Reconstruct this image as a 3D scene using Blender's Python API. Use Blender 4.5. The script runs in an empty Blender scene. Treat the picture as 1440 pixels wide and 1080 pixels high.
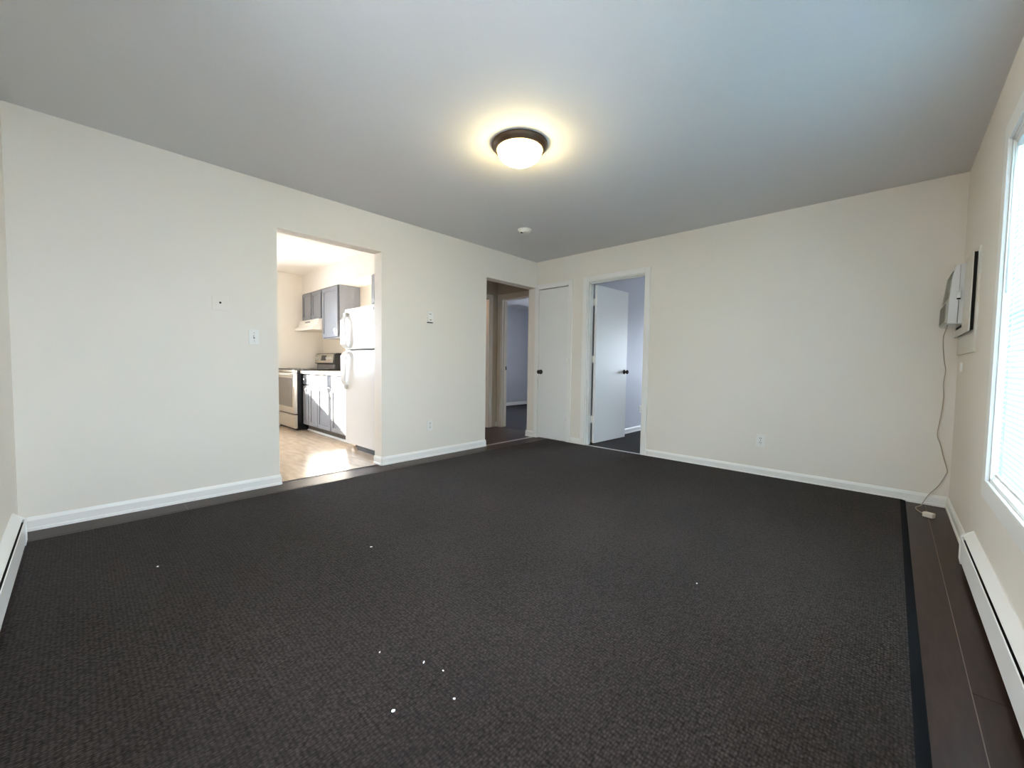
import bpy, bmesh, math, random
from mathutils import Vector, Matrix
random.seed(7)
PI = math.pi
S = bpy.context.scene
COL = S.collection

# ------------------------------------------------------------------ camera
W, L, H = 4.01, 4.6486, 2.44            # living room: x 0..W, y -L..0, z 0..H
CAM = Vector((3.6641, -4.3830, 1.0151))
YAW, PITCH, ROLL, FPX = 0.7528, 0.0469, 0.0140, 569.81
cd = bpy.data.cameras.new('camera')
cam = bpy.data.objects.new('camera', cd)
COL.objects.link(cam)
f = Vector((-math.sin(YAW) * math.cos(PITCH), math.cos(YAW) * math.cos(PITCH), -math.sin(PITCH)))
r = Vector((math.cos(YAW), math.sin(YAW), 0)); u = r.cross(f)
r2 = r * math.cos(ROLL) + u * math.sin(ROLL); u2 = -r * math.sin(ROLL) + u * math.cos(ROLL)
cam.matrix_world = Matrix(((r2.x, u2.x, -f.x, CAM.x), (r2.y, u2.y, -f.y, CAM.y), (r2.z, u2.z, -f.z, CAM.z), (0, 0, 0, 1)))
cd.sensor_fit = 'HORIZONTAL'; cd.sensor_width = 36.0; cd.lens = 36.0 * FPX / 1440.0
cd.clip_start = 0.02
S.camera = cam

# ------------------------------------------------------------------ world, sun, exposure
wd = bpy.data.worlds.new('world'); S.world = wd; wd.use_nodes = True
nt = wd.node_tree; nt.nodes.clear()
wo = nt.nodes.new('ShaderNodeOutputWorld'); bg = nt.nodes.new('ShaderNodeBackground')
bg.inputs['Color'].default_value = (0.74, 0.86, 1.0, 1); bg.inputs['Strength'].default_value = 6.6
nt.links.new(bg.outputs[0], wo.inputs[0])
sd = bpy.data.lights.new('sun', 'SUN'); sun = bpy.data.objects.new('sun', sd); COL.objects.link(sun)
sd.energy = 11.0; sd.color = (1.0, 0.90, 0.76); sd.angle = 0.009
sun.location = (-8, -6, 5)
sun.rotation_euler = Vector((1.0, 0.66, -0.37)).to_track_quat('-Z', 'Y').to_euler()
S.view_settings.view_transform = 'Standard'; S.view_settings.look = 'None'
S.view_settings.gamma = 1.0; S.view_settings.use_curve_mapping = False
S.view_settings.exposure = 2.32
S.cycles.use_denoising = True
S.cycles.max_bounces = 10; S.cycles.diffuse_bounces = 7; S.cycles.transparent_max_bounces = 12


def portal(x, y, z, w, h, d):
    a = bpy.data.lights.new('window_portal', 'AREA'); a.shape = 'RECTANGLE'; a.size = w; a.size_y = h
    a.cycles.is_portal = True
    o = bpy.data.objects.new('window_portal', a); COL.objects.link(o); o.location = (x, y, z)
    o.rotation_euler = Vector(d).to_track_quat('-Z', 'Y').to_euler()


# ------------------------------------------------------------------ materials
def mat(name, col, rough=0.6, metal=0.0, bump=None, var=None, spec=0.5, emit=None, coat=0.0, trans=0.0):
    """bump = (scale, strength, stretch) ; var = (scale, amount) random lightness of the colour"""
    m = bpy.data.materials.new(name); m.use_nodes = True
    n = m.node_tree.nodes; l = m.node_tree.links
    p = n['Principled BSDF']
    p.inputs['Base Color'].default_value = (*col, 1)
    p.inputs['Roughness'].default_value = rough
    p.inputs['Metallic'].default_value = metal
    p.inputs['Specular IOR Level'].default_value = spec
    p.inputs['Coat Weight'].default_value = coat
    if emit:
        p.inputs['Emission Color'].default_value = (*emit[0], 1); p.inputs['Emission Strength'].default_value = emit[1]
    tc = None
    if bump or var:
        tc = n.new('ShaderNodeTexCoord')
    if var:
        ns = n.new('ShaderNodeTexNoise'); ns.inputs['Scale'].default_value = var[0]; ns.inputs['Detail'].default_value = 4
        mp = n.new('ShaderNodeMapping'); mp.inputs['Scale'].default_value = var[2] if len(var) > 2 else (1, 1, 1)
        l.new(tc.outputs['Object'], mp.inputs[0]); l.new(mp.outputs[0], ns.inputs['Vector'])
        rp = n.new('ShaderNodeValToRGB')
        a = var[1]
        rp.color_ramp.elements[0].position = 0.3; rp.color_ramp.elements[1].position = 0.7
        rp.color_ramp.elements[0].color = (*[c * (1 - a) for c in col], 1)
        rp.color_ramp.elements[1].color = (*[min(1, c * (1 + a)) for c in col], 1)
        l.new(ns.outputs[0], rp.inputs[0]); l.new(rp.outputs[0], p.inputs['Base Color'])
    if bump:
        ns = n.new('ShaderNodeTexNoise'); ns.inputs['Scale'].default_value = bump[0]; ns.inputs['Detail'].default_value = 3
        l.new(tc.outputs['Object'], ns.inputs['Vector'])
        b = n.new('ShaderNodeBump'); b.inputs['Strength'].default_value = bump[1]; b.inputs['Distance'].default_value = 0.004
        l.new(ns.outputs[0], b.inputs['Height']); l.new(b.outputs[0], p.inputs['Normal'])
    return m


M = {}
M['wall'] = mat('wall_paint', (0.80, 0.752, 0.68), 0.55, bump=(220, 0.10), var=(1.3, 0.012))
M['ceil'] = mat('ceiling_paint', (0.71, 0.695, 0.69), 0.8, bump=(160, 0.15))
M['trim'] = mat('trim_paint', (0.84, 0.83, 0.80), 0.35, bump=(60, 0.03))
M['door'] = mat('door_paint', (0.80, 0.80, 0.78), 0.4, bump=(40, 0.04))
M['kwall'] = mat('kitchen_paint', (0.82, 0.77, 0.69), 0.6, bump=(220, 0.1))
M['kceil'] = mat('kitchen_ceiling_paint', (0.86, 0.82, 0.77), 0.8)
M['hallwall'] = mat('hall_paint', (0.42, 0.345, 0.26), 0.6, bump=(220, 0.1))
M['blackmetal'] = mat('black_metal', (0.012, 0.011, 0.011), 0.35, spec=0.4)
M['darkslot'] = mat('dark_slot', (0.012, 0.011, 0.010), 0.8)
M['bronze'] = mat('bronze', (0.085, 0.055, 0.035), 0.42, metal=0.7, bump=(30, 0.05))
M['plastic'] = mat('white_plastic', (0.82, 0.81, 0.77), 0.35)
M['acplastic'] = mat('appliance_plastic', (0.74, 0.74, 0.74), 0.4)
M['acfront'] = mat('aged_plastic', (0.50, 0.50, 0.44), 0.5)
M['board'] = mat('painted_board', (0.70, 0.69, 0.63), 0.5, bump=(50, 0.05))
M['heater'] = mat('heater_enamel', (0.88, 0.88, 0.87), 0.35)
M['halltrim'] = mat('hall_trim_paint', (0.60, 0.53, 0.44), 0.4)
M['endfloor'] = mat('end_room_floor', (0.020, 0.018, 0.020), 0.5, spec=0.25)
M['cord'] = mat('cord_vinyl', (0.42, 0.36, 0.29), 0.5)
M['plug'] = mat('plug_plastic', (0.72, 0.68, 0.62), 0.45)
M['cabinet'] = mat('cabinet_paint', (0.27, 0.29, 0.325), 0.32, bump=(40, 0.03))
M['cabdark'] = mat('cabinet_reveal', (0.05, 0.055, 0.065), 0.5)
M['toekick'] = mat('toe_kick_board', (0.12, 0.11, 0.10), 0.6)
M['chrome'] = mat('brushed_nickel', (0.75, 0.74, 0.72), 0.25, metal=1.0)
M['steel'] = mat('stainless_steel', (0.66, 0.61, 0.53), 0.33, metal=0.85, bump=(90, 0.02))
M['stoveblack'] = mat('black_enamel', (0.012, 0.012, 0.013), 0.2)
M['ovenglass'] = mat('oven_glass', (0.20, 0.17, 0.15), 0.08, spec=0.6)
M['fridge'] = mat('fridge_enamel', (0.78, 0.78, 0.77), 0.2, bump=(260, 0.12))
M['fridgegrey'] = mat('fridge_grey_plastic', (0.55, 0.53, 0.49), 0.5)
M['counter'] = mat('laminate_counter', (0.80, 0.75, 0.70), 0.3, var=(60, 0.04))
M['hood'] = mat('hood_enamel', (0.86, 0.84, 0.78), 0.3)
M['gasket'] = mat('gasket', (0.28, 0.28, 0.29), 0.7)
M['vinyl'] = mat('kitchen_vinyl', (0.50, 0.385, 0.28), 0.25, bump=(25, 0.03), var=(5, 0.20, (1.0, 4.0, 1.0)))
M['seamglint'] = mat('plank_seam_glint', (0.20, 0.14, 0.11), 0.5)  # pale bevel glint along the plank seams put into the base colour
M['plank'] = mat('dark_laminate', (0.034, 0.019, 0.014), 0.38, spec=0.16, bump=(60, 0.03), var=(9, 0.22, (6, 0.7, 1)))
M['binding'] = mat('carpet_binding', (0.009, 0.010, 0.012), 0.95, spec=0.05, bump=(300, 0.4))
M['metalstrip'] = mat('threshold_metal', (0.62, 0.58, 0.54), 0.3, metal=0.9)
M['chip'] = mat('white_chip', (0.85, 0.84, 0.82), 0.6)
M['lint'] = mat('dark_lint', (0.008, 0.008, 0.008), 0.9)
M['ground'] = mat('pale_ground', (0.42, 0.42, 0.42), 0.9, var=(0.8, 0.15))
M['siding'] = mat('outer_siding', (0.6, 0.6, 0.58), 0.8)
M['shade'] = mat('lamp_glass', (0.9, 0.85, 0.75), 0.4, emit=((1.0, 0.82, 0.42), 17.0))
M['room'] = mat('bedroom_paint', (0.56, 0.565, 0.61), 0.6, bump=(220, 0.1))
M['display'] = mat('dark_display', (0.03, 0.03, 0.035), 0.2)


def carpet_mat(name, col):
    m = bpy.data.materials.new(name); m.use_nodes = True
    n = m.node_tree.nodes; l = m.node_tree.links; p = n['Principled BSDF']
    p.inputs['Roughness'].default_value = 0.95; p.inputs['Specular IOR Level'].default_value = 0.08
    p.inputs['Sheen Weight'].default_value = 0.05; p.inputs['Sheen Roughness'].default_value = 0.45
    tc = n.new('ShaderNodeTexCoord')
    # loops in rows: a brick-like lattice of small bumps, broken up by noise
    vor = n.new('ShaderNodeTexVoronoi'); vor.inputs['Scale'].default_value = 1.0; vor.inputs['Randomness'].default_value = 0.45
    mp = n.new('ShaderNodeMapping'); mp.inputs['Scale'].default_value = (118, 76, 90)
    l.new(tc.outputs['Object'], mp.inputs[0]); l.new(mp.outputs[0], vor.inputs['Vector'])
    n1 = n.new('ShaderNodeTexNoise'); n1.inputs['Scale'].default_value = 110; n1.inputs['Detail'].default_value = 4
    n2 = n.new('ShaderNodeTexNoise'); n2.inputs['Scale'].default_value = 1.6; n2.inputs['Detail'].default_value = 3
    for q in (n1, n2): l.new(tc.outputs['Object'], q.inputs['Vector'])
    rp = n.new('ShaderNodeValToRGB'); e = rp.color_ramp.elements
    e[0].position = 0.05; e[0].color = (*[c * 1.35 for c in col], 1)
    e[1].position = 0.75; e[1].color = (*[c * 0.35 for c in col], 1)
    l.new(vor.outputs['Distance'], rp.inputs[0])
    mx = n.new('ShaderNodeMix'); mx.data_type = 'RGBA'; mx.blend_type = 'MULTIPLY'; mx.inputs['Factor'].default_value = 1.0
    r1 = n.new('ShaderNodeValToRGB'); q = r1.color_ramp.elements
    q[0].position = 0.3; q[0].color = (0.60, 0.60, 0.60, 1); q[1].position = 0.70; q[1].color = (1.45, 1.43, 1.41, 1)
    l.new(n1.outputs[0], r1.inputs[0])
    l.new(rp.outputs[0], mx.inputs[6]); l.new(r1.outputs[0], mx.inputs[7])
    m2 = n.new('ShaderNodeMix'); m2.data_type = 'RGBA'; m2.blend_type = 'MULTIPLY'; m2.inputs['Factor'].default_value = 1.0
    r3 = n.new('ShaderNodeValToRGB'); q = r3.color_ramp.elements
    q[0].position = 0.3; q[0].color = (0.86, 0.86, 0.86, 1); q[1].position = 0.7; q[1].color = (1.12, 1.10, 1.08, 1)
    l.new(n2.outputs[0], r3.inputs[0]); l.new(mx.outputs[2], m2.inputs[6]); l.new(r3.outputs[0], m2.inputs[7])
    l.new(m2.outputs[2], p.inputs['Base Color'])
    b = n.new('ShaderNodeBump'); b.inputs['Strength'].default_value = 0.8; b.inputs['Distance'].default_value = 0.004; b.invert = True
    l.new(vor.outputs['Distance'], b.inputs['Height']); l.new(b.outputs[0], p.inputs['Normal'])
    return m


M['carpet'] = carpet_mat('looped_carpet', (0.034, 0.0270, 0.0245))
M['roomcarpet'] = carpet_mat('bedroom_carpet', (0.040, 0.038, 0.040))


def glass_mat():
    m = bpy.data.materials.new('window_glass'); m.use_nodes = True
    n = m.node_tree.nodes; l = m.node_tree.links; n.clear()
    o = n.new('ShaderNodeOutputMaterial'); t = n.new('ShaderNodeBsdfTransparent'); g = n.new('ShaderNodeBsdfGlossy')
    g.inputs['Roughness'].default_value = 0.02; x = n.new('ShaderNodeMixShader'); fr = n.new('ShaderNodeFresnel')
    fr.inputs[0].default_value = 1.2
    l.new(fr.outputs[0], x.inputs[0]); l.new(t.outputs[0], x.inputs[1]); l.new(g.outputs[0], x.inputs[2]); l.new(x.outputs[0], o.inputs[0])
    return m


M['glass'] = glass_mat()


def slat_mat():
    m = bpy.data.materials.new('blind_vinyl'); m.use_nodes = True
    n = m.node_tree.nodes; l = m.node_tree.links; n.clear()
    o = n.new('ShaderNodeOutputMaterial'); d = n.new('ShaderNodeBsdfDiffuse'); t = n.new('ShaderNodeBsdfTranslucent')
    d.inputs[0].default_value = (0.76, 0.87, 0.90, 1); t.inputs[0].default_value = (0.62, 0.85, 0.94, 1)  # cyan look of bright daylight put into the white slats' colour
    x = n.new('ShaderNodeMixShader'); x.inputs[0].default_value = 0.27
    l.new(d.outputs[0], x.inputs[1]); l.new(t.outputs[0], x.inputs[2]); l.new(x.outputs[0], o.inputs[0])
    return m


M['slat'] = slat_mat()


# ------------------------------------------------------------------ mesh helpers
class MB:
    def __init__(s): s.v = []; s.f = []; s.sm = []

    def add(s, vs, fs, smooth=False):
        k = len(s.v); s.v += [tuple(v) for v in vs]
        s.f += [tuple(i + k for i in q) for q in fs]; s.sm += [smooth] * len(fs); return s

    def box(s, x0, x1, y0, y1, z0, z1, m=None):
        vs = [Vector((x, y, z)) for x in (x0, x1) for y in (y0, y1) for z in (z0, z1)]
        if m: vs = [m @ v for v in vs]
        return s.add(vs, [(0, 1, 3, 2), (4, 6, 7, 5), (0, 4, 5, 1), (2, 3, 7, 6), (0, 2, 6, 4), (1, 5, 7, 3)])

    def prism(s, prof, a, b, axis):
        """prof: list of 2D points; extruded from a to b along axis. x: (y,z); y: (x,z); z: (x,y)"""
        def P(p, t):
            return {'x': (t, p[0], p[1]), 'y': (p[0], t, p[1]), 'z': (p[0], p[1], t)}[axis]
        n = len(prof)
        vs = [P(p, a) for p in prof] + [P(p, b) for p in prof]
        fs = [tuple(range(n))[::-1], tuple(range(n, 2 * n))] + [(i, (i + 1) % n, (i + 1) % n + n, i + n) for i in range(n)]
        return s.add(vs, fs)

    def lathe(s, prof, c, axis='z', n=32, cap=True):
        """prof: (radius, t) along axis"""
        vs = []
        for (rr, t) in prof:
            for k in range(n):
                a = 2 * PI * k / n; ca, sa = rr * math.cos(a), rr * math.sin(a)
                q = {'z': (ca, sa, t), 'x': (t, ca, sa), 'y': (ca, t, sa)}[axis]
                vs.append((c[0] + q[0], c[1] + q[1], c[2] + q[2]))
        fs = []
        for i in range(len(prof) - 1):
            for k in range(n):
                fs.append((i * n + k, i * n + (k + 1) % n, (i + 1) * n + (k + 1) % n, (i + 1) * n + k))
        s.add(vs, fs, True)
        if cap:
            k = len(s.v) - len(vs)
            s.f += [tuple(range(k, k + n))[::-1], tuple(range(len(s.v) - n, len(s.v)))]; s.sm += [False, False]
        return s

    def tube(s, pts, rad, n=8):
        pts = [Vector(p) for p in pts]; vs = []
        for i, p in enumerate(pts):
            t = (pts[min(i + 1, len(pts) - 1)] - pts[max(i - 1, 0)]).normalized()
            a = t.orthogonal().normalized() if i == 0 else (a - t * a.dot(t)).normalized()
            b = t.cross(a)
            rr = rad[i] if isinstance(rad, (list, tuple)) else rad
            for k in range(n):
                w = 2 * PI * k / n; vs.append(p + a * rr * math.cos(w) + b * rr * math.sin(w))
        m = len(pts)
        fs = [(i * n + k, i * n + (k + 1) % n, (i + 1) * n + (k + 1) % n, (i + 1) * n + k) for i in range(m - 1) for k in range(n)]
        fs += [tuple(range(n))[::-1], tuple(range((m - 1) * n, m * n))]
        return s.add(vs, fs, True)

    def build(s, name, material, parent=None, bevel=0.0, seg=2):
        me = bpy.data.meshes.new(name); me.from_pydata(s.v, [], s.f)
        for p, q in zip(me.polygons, s.sm): p.use_smooth = q
        bm = bmesh.new(); bm.from_mesh(me); bmesh.ops.recalc_face_normals(bm, faces=bm.faces)
        if bevel:
            ed = [e for e in bm.edges if len(e.link_faces) == 2 and e.calc_face_angle(0) > 0.7]
            bmesh.ops.bevel(bm, geom=ed, offset=bevel, segments=seg, affect='EDGES', profile=0.5, clamp_overlap=True)
        bm.to_mesh(me); bm.free()
        me.materials.append(M[material] if isinstance(material, str) else material)
        o = bpy.data.objects.new(name, me); COL.objects.link(o)
        if parent: o.parent = parent; o.matrix_parent_inverse = world_inv(parent)
        return o


def world_inv(p):
    m = Matrix.Identity(4); chain = []
    while p: chain.append(p); p = p.parent
    for q in reversed(chain): m = m @ q.matrix_parent_inverse @ q.matrix_basis
    return m.inverted()


def smooth_curve(pts, k=6):
    P = [Vector(p) for p in pts]; out = []
    for i in range(len(P) - 1):
        p0, p1, p2, p3 = P[max(i - 1, 0)], P[i], P[i + 1], P[min(i + 2, len(P) - 1)]
        for j in range(k):
            t = j / k
            out.append(0.5 * ((2 * p1) + (p2 - p0) * t + (2 * p0 - 5 * p1 + 4 * p2 - p3) * t * t + (3 * p1 - p0 - 3 * p2 + p3) * t ** 3))
    out.append(P[-1]); return out


def empty(name, loc):
    o = bpy.data.objects.new(name, None); COL.objects.link(o); o.location = loc; o.empty_display_size = 0.1
    return o


def thing(o, label, cat, group=None):
    o['label'] = label; o['category'] = cat
    if group: o['group'] = group
    return o


def struct(o, label=None, cat=None):
    o['kind'] = 'structure'
    if label: o['label'] = label
    if cat: o['category'] = cat
    return o


# ------------------------------------------------------------------ the shell
T = 0.14
HX = -1.07            # hall far wall
KX, KY = -3.46, -1.53  # kitchen far wall, kitchen counter wall
R3X = -3.30           # far wall of the room at the end of the hall
BX = 0.765            # left wall of the bedroom
YN = 4.0              # far outer wall of the two back rooms
LOW = -0.12
# left wall (kitchen opening, hall opening)
b = MB()
b.box(-T, 0, -L - T, -3.27, LOW, H).box(-T, 0, -2.35, -0.95, LOW, H)
b.box(-T, 0, -3.27, -2.35, 2.095, H).box(-T, 0, -0.95, 0.0, 2.085, H)
struct(b.build('wall_left', 'wall'), 'long pale wall with the kitchen opening and the hall opening', 'wall')
# back wall (closet door, bedroom door)
b = MB()
b.box(-T, 0.05, 0, 0.12, LOW, H).box(0.56, 0.835, 0, 0.12, LOW, H).box(1.60, W + T, 0, 0.12, LOW, H)
b.box(0.05, 0.56, 0, 0.12, 2.065, H).box(0.835, 1.60, 0, 0.12, 2.072, H)
struct(b.build('wall_back', 'wall'), 'pale wall with the closed closet door and the open bedroom door', 'wall')
# right wall with the window opening
WY0, WY1, WZ0, WZ1 = -3.15, -1.545, 0.515, 2.045
b = MB()
VY0, VY1 = -4.05, -3.50      # unseen uncovered window nearer the camera, added to brighten the room
b.box(W, W + T, WY1, 0.12, LOW, H).box(W, W + T, -L - T, VY0, LOW, H).box(W, W + T, VY1, WY0, LOW, H)
b.box(W, W + T, VY0, VY1, LOW, WZ0).box(W, W + T, VY0, VY1, WZ1, H)
b.box(W, W + T, WY0, WY1, LOW, WZ0).box(W, W + T, WY0, WY1, WZ1, H)
struct(b.build('wall_right', 'wall'), 'pale wall with the big blind-covered window and the air conditioner', 'wall')
UX0, UX1 = 2.30, 2.68          # unseen window added behind the camera to brighten the room
b = MB(); b.box(-T, UX0, -L - T, -L, LOW, H).box(UX1, W + T, -L - T, -L, LOW, H).box(UX0, UX1, -L - T, -L, LOW, WZ0).box(UX0, UX1, -L - T, -L, WZ1, H)
struct(b.build('wall_front', 'wall'), 'pale wall at the edge of the picture with a baseboard heater along it', 'wall')
b = MB(); b.box(-0.0, W + T, -L - T, 0.12, H, H + 0.12)
struct(b.build('ceiling', 'ceil'), 'flat pale grey living room ceiling', 'ceiling')
# kitchen shell
b = MB()
b.box(-T - 0.001, -T, -L, -3.27, 0, H).box(-T - 0.001, -T, -2.35, KY, 0, H).box(-T - 0.001, -T, -3.27, -2.35, 2.095, H)
b.box(KX, -T, KY, KY + 0.1, LOW, H)
struct(b.build('wall_kitchen_back', 'kwall'), 'cream kitchen wall behind the cabinets and the stove', 'wall')
KW = (-3.86, -2.72, 0.90, 2.05)
b = MB()
b.box(KX - T, KX, KW[1], KY + 0.1, LOW, H).box(KX - T, KX, -L - T, KW[0], LOW, H)
b.box(KX - T, KX, KW[0], KW[1], LOW, KW[2]).box(KX - T, KX, KW[0], KW[1], KW[3], H)
struct(b.build('wall_kitchen_end', 'kwall'), 'cream end wall of the kitchen left of the stove', 'wall')
b = MB(); b.box(KX - T, -T, -L - T, -L, LOW, H)
struct(b.build('wall_kitchen_front', 'kwall'))
b = MB(); b.box(KX - T, 0, -L - T, KY + 0.1, H, H + 0.12)
struct(b.build('ceiling_kitchen', 'kceil'), 'cream white kitchen ceiling seen through the opening', 'ceiling')
b = MB(); b.box(KX, -T, -1.85, KY, 2.125, H)
struct(b.build('trim_1', 'kceil'), 'cream boxed soffit above the grey wall cabinets', 'soffit')
# hall, bathroom and end room shells
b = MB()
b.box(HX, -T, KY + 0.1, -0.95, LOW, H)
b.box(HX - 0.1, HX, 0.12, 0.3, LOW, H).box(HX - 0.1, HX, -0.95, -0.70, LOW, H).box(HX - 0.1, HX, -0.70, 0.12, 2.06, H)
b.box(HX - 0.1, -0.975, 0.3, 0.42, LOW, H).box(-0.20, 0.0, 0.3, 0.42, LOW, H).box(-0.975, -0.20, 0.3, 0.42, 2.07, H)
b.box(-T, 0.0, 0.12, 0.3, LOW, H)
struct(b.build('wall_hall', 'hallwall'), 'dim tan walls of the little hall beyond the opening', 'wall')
b = MB()
b.box(-2.70, -2.6, KY + 0.1, 0.42, LOW, H).box(-2.6, HX - 0.1, 0.3, 0.42, LOW, H).box(-2.6, HX, KY + 0.1, KY + 0.12, LOW, H)
struct(b.build('wall_bathroom', 'hallwall'))
b = MB()
b.box(R3X - T, R3X, 0.3, YN + T, LOW, H).box(R3X, -2.65, 0.3, 0.42, LOW, H)
b.box(R3X - T, -1.75, YN, YN + T, LOW, H).box(-0.45, BX, YN, YN + T, LOW, H)
b.box(-1.75, -0.45, YN, YN + T, LOW, 0.85).box(-1.75, -0.45, YN, YN + T, 2.05, H)
b.box(0.0, 0.1, 0.12, YN, LOW, H)
struct(b.build('wall_end_room', 'room'), 'blue-grey lit wall of the far room beyond the hall', 'wall')
b = MB()
b.box(BX - 0.1, BX, 0.12, YN, LOW, H).box(3.7, 3.84, 0.12, YN + T, LOW, H)
b.box(BX, 1.5, YN, YN + T, LOW, H).box(2.9, 3.84, YN, YN + T, LOW, H)
b.box(1.5, 2.9, YN, YN + T, LOW, 0.85).box(1.5, 2.9, YN, YN + T, 1.70, H)
struct(b.build('wall_bedroom', 'room'), 'pale blue-lit bedroom wall behind the open white door', 'wall')
b = MB(); b.box(R3X - T, 0.0, KY + 0.1, 0.42, H, H + 0.12).box(R3X - T, 3.84, 0.12, YN + T, H, H + 0.12)
struct(b.build('ceiling_back_rooms', 'ceil'), 'shadowed ceiling of the hall and the rooms behind', 'ceiling')

# ------------------------------------------------------------------ floors
b = MB(); b.box(HX, W, -L, 0.42, LOW, -0.0016)
fl = struct(b.build('floor', 'seamglint'), 'dark laminate floor round the edge of the carpet and in the hall', 'floor')
PW = 0.1945


def plank(x0, x1, y0, y1):
    k = MB(); g = 0.0014
    k.box(x0 + g, x1 - g, y0 + g, y1 - g, -0.0015, 0.0)
    k.build('plank', 'plank', fl)


def row(x0, x1, ys):
    for q in range(len(ys) - 1): plank(x0, x1, ys[q], ys[q + 1])


row(3.695, 3.89, [-L, -3.42, 0.0]); row(3.89, W, [-L, -2.48, -0.06, 0.0])
row(0.0, PW, [-L, -3.9, -2.30, -0.95, 0.0]); row(PW, 2 * PW, [-L, -3.1, -1.6, 0.0])
row(-0.042, 0.0, [-3.27, -2.35])
for i in range(6):
    row(max(HX, -PW * (i + 1)), -PW * i, [-0.95, [-0.5, 0.05, -0.2][i % 3], 0.30])
b = MB(); b.box(KX, -0.045, -L, KY, LOW, -0.001).box(-0.14, -0.045, -3.27, -2.35, LOW, 0.0)
struct(b.build('floor_kitchen', 'vinyl'), 'tan vinyl kitchen floor with sunlight on it', 'floor')
b = MB(); b.box(HX - 1.7, HX, KY + 0.1, 0.3, LOW, 0.0)
struct(b.build('floor_bathroom', 'vinyl'))
b = MB(); b.box(R3X, 0.0, 0.42, YN, LOW, 0.0).box(-0.975, -0.2, 0.30, 0.42, LOW, 0.0)
struct(b.build('floor_end_room', 'endfloor'), 'dark floor of the room beyond the hall', 'floor')
b = MB(); b.box(BX, 3.7, 0.12, YN, LOW, 0.004).box(0.835, 1.6, 0.0, 0.12, LOW, 0.004)
struct(b.build('floor_bedroom', 'roomcarpet'), 'dark carpeted bedroom floor past the open door', 'floor')
b = MB(); b.box(-0.03, 0.012, -0.95, -0.012, 0.0, 0.006)
struct(b.build('trim_2', 'metalstrip', bevel=0.002), 'thin pale threshold strip across the hall opening', 'threshold')
b = MB(); b.box(0.85, 1.585, -0.022, 0.012, 0.0, 0.016)
struct(b.build('trim_3', 'metalstrip', bevel=0.003), 'thin pale threshold strip under the bedroom doorway', 'threshold')
b = MB(); b.box(-0.062, -0.038, -3.268, -2.352, 0.0, 0.003)
struct(b.build('trim_4', 'plank', bevel=0.001), 'flat brown strip where the kitchen vinyl meets the laminate', 'threshold')
b = MB(); b.box(-40, 40, -40, 40, -0.6, -0.5)
struct(b.build('ground', 'ground'), 'pale ground outside the house', 'ground')

# ------------------------------------------------------------------ carpet
CX0, CX1, CY0, CY1, CZ = 0.258, 3.752, -4.603, -0.018, 0.011
rug = thing(empty('carpet', ((CX0 + CX1) / 2, (CY0 + CY1) / 2, 0)), 'big dark grey looped carpet covering most of the living room floor', 'carpet')
b = MB(); b.box(CX0, CX1, CY0, CY1, 0.001, CZ)
o = b.build('pile', 'carpet', rug); o['kind'] = 'stuff'
b = MB(); b.prism([(CX1 - 0.002, 0.001), (CX1 + 0.030, 0.001), (CX1 + 0.028, 0.006), (CX1 + 0.004, 0.0115), (CX1 - 0.002, 0.0115)], CY0, CY1, 'y')
o = b.build('binding', 'binding', rug); o['label'] = 'flat black binding strip along the window side'
b = MB(); b.prism([(CX0 + 0.001, 0.001), (CX0 - 0.012, 0.001), (CX0 - 0.009, 0.009), (CX0 + 0.001, 0.0105)], CY0, CY1, 'y')
b.build('binding', 'binding', rug)

# ------------------------------------------------------------------ baseboards
BBH, BBT = 0.082, 0.012


def bb_profile(t0, sgn):
    return [(t0, 0.0), (t0 + sgn * (BBT + 0.005), 0.0), (t0 + sgn * (BBT + 0.004), 0.016), (t0 + sgn * BBT, 0.020), (t0 + sgn * BBT, 0.062),
            (t0 + sgn * 0.006, BBH - 0.004), (t0 + sgn * 0.004, BBH), (t0, BBH)]


b = MB()
b.prism(bb_profile(0, 1), -L, -3.265, 'y').prism(bb_profile(0, 1), -2.352, -0.942, 'y')
b.prism(bb_profile(-2.35, -1), -T, 0.008, 'x')
b.prism(bb_profile(-0.95, 1), -T, 0.008, 'x')
b.prism(bb_profile(-3.27, 1), -T, 0.008, 'x')
struct(b.build('baseboard_left', 'trim'), 'white baseboard along the wall with the kitchen opening', 'baseboard')
b = MB()
b.prism(bb_profile(0, -1), -T - 0.012, 0.022, 'x').prism(bb_profile(0, -1), 0.622, 0.775, 'x').prism(bb_profile(0, -1), 1.655, W, 'x')
b.prism(bb_profile(-T, -1), 0.0, 0.3, 'y')
struct(b.build('baseboard_back', 'trim'), 'white baseboard along the wall with the bedroom door', 'baseboard')
b = MB(); b.prism(bb_profile(W, -1), -1.22, 0, 'y')
struct(b.build('baseboard_right', 'trim'), 'short white baseboard between the corner and the wall heater', 'baseboard')
b = MB(); b.prism(bb_profile(-L, 1), 0, 0.27, 'x')
struct(b.build('baseboard_front', 'trim'))
b = MB(); b.prism(bb_profile(BX, 1), 0.12, YN, 'y')
struct(b.build('baseboard_bedroom', 'trim'), 'white baseboard in the bedroom behind the open door', 'baseboard')
b = MB(); b.prism(bb_profile(R3X, 1), 0.42, YN, 'y').prism(bb_profile(0.3, -1), HX, -1.05, 'x')
struct(b.build('baseboard_hall', 'trim'), 'thin white baseboard beyond the hall doorway', 'baseboard')


# ------------------------------------------------------------------ door casings and doors
def casing(x0, x1, top, w, y, d):
    """U-shaped casing round an opening x0..x1 on a wall face y; stands out towards -y by d"""
    k = MB()
    k.box(x0 - w, x0, y - d, y, 0, top + w).box(x1, x1 + w, y - d, y, 0, top + w).box(x0, x1, y - d, y, top, top + w)
    return k


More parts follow.
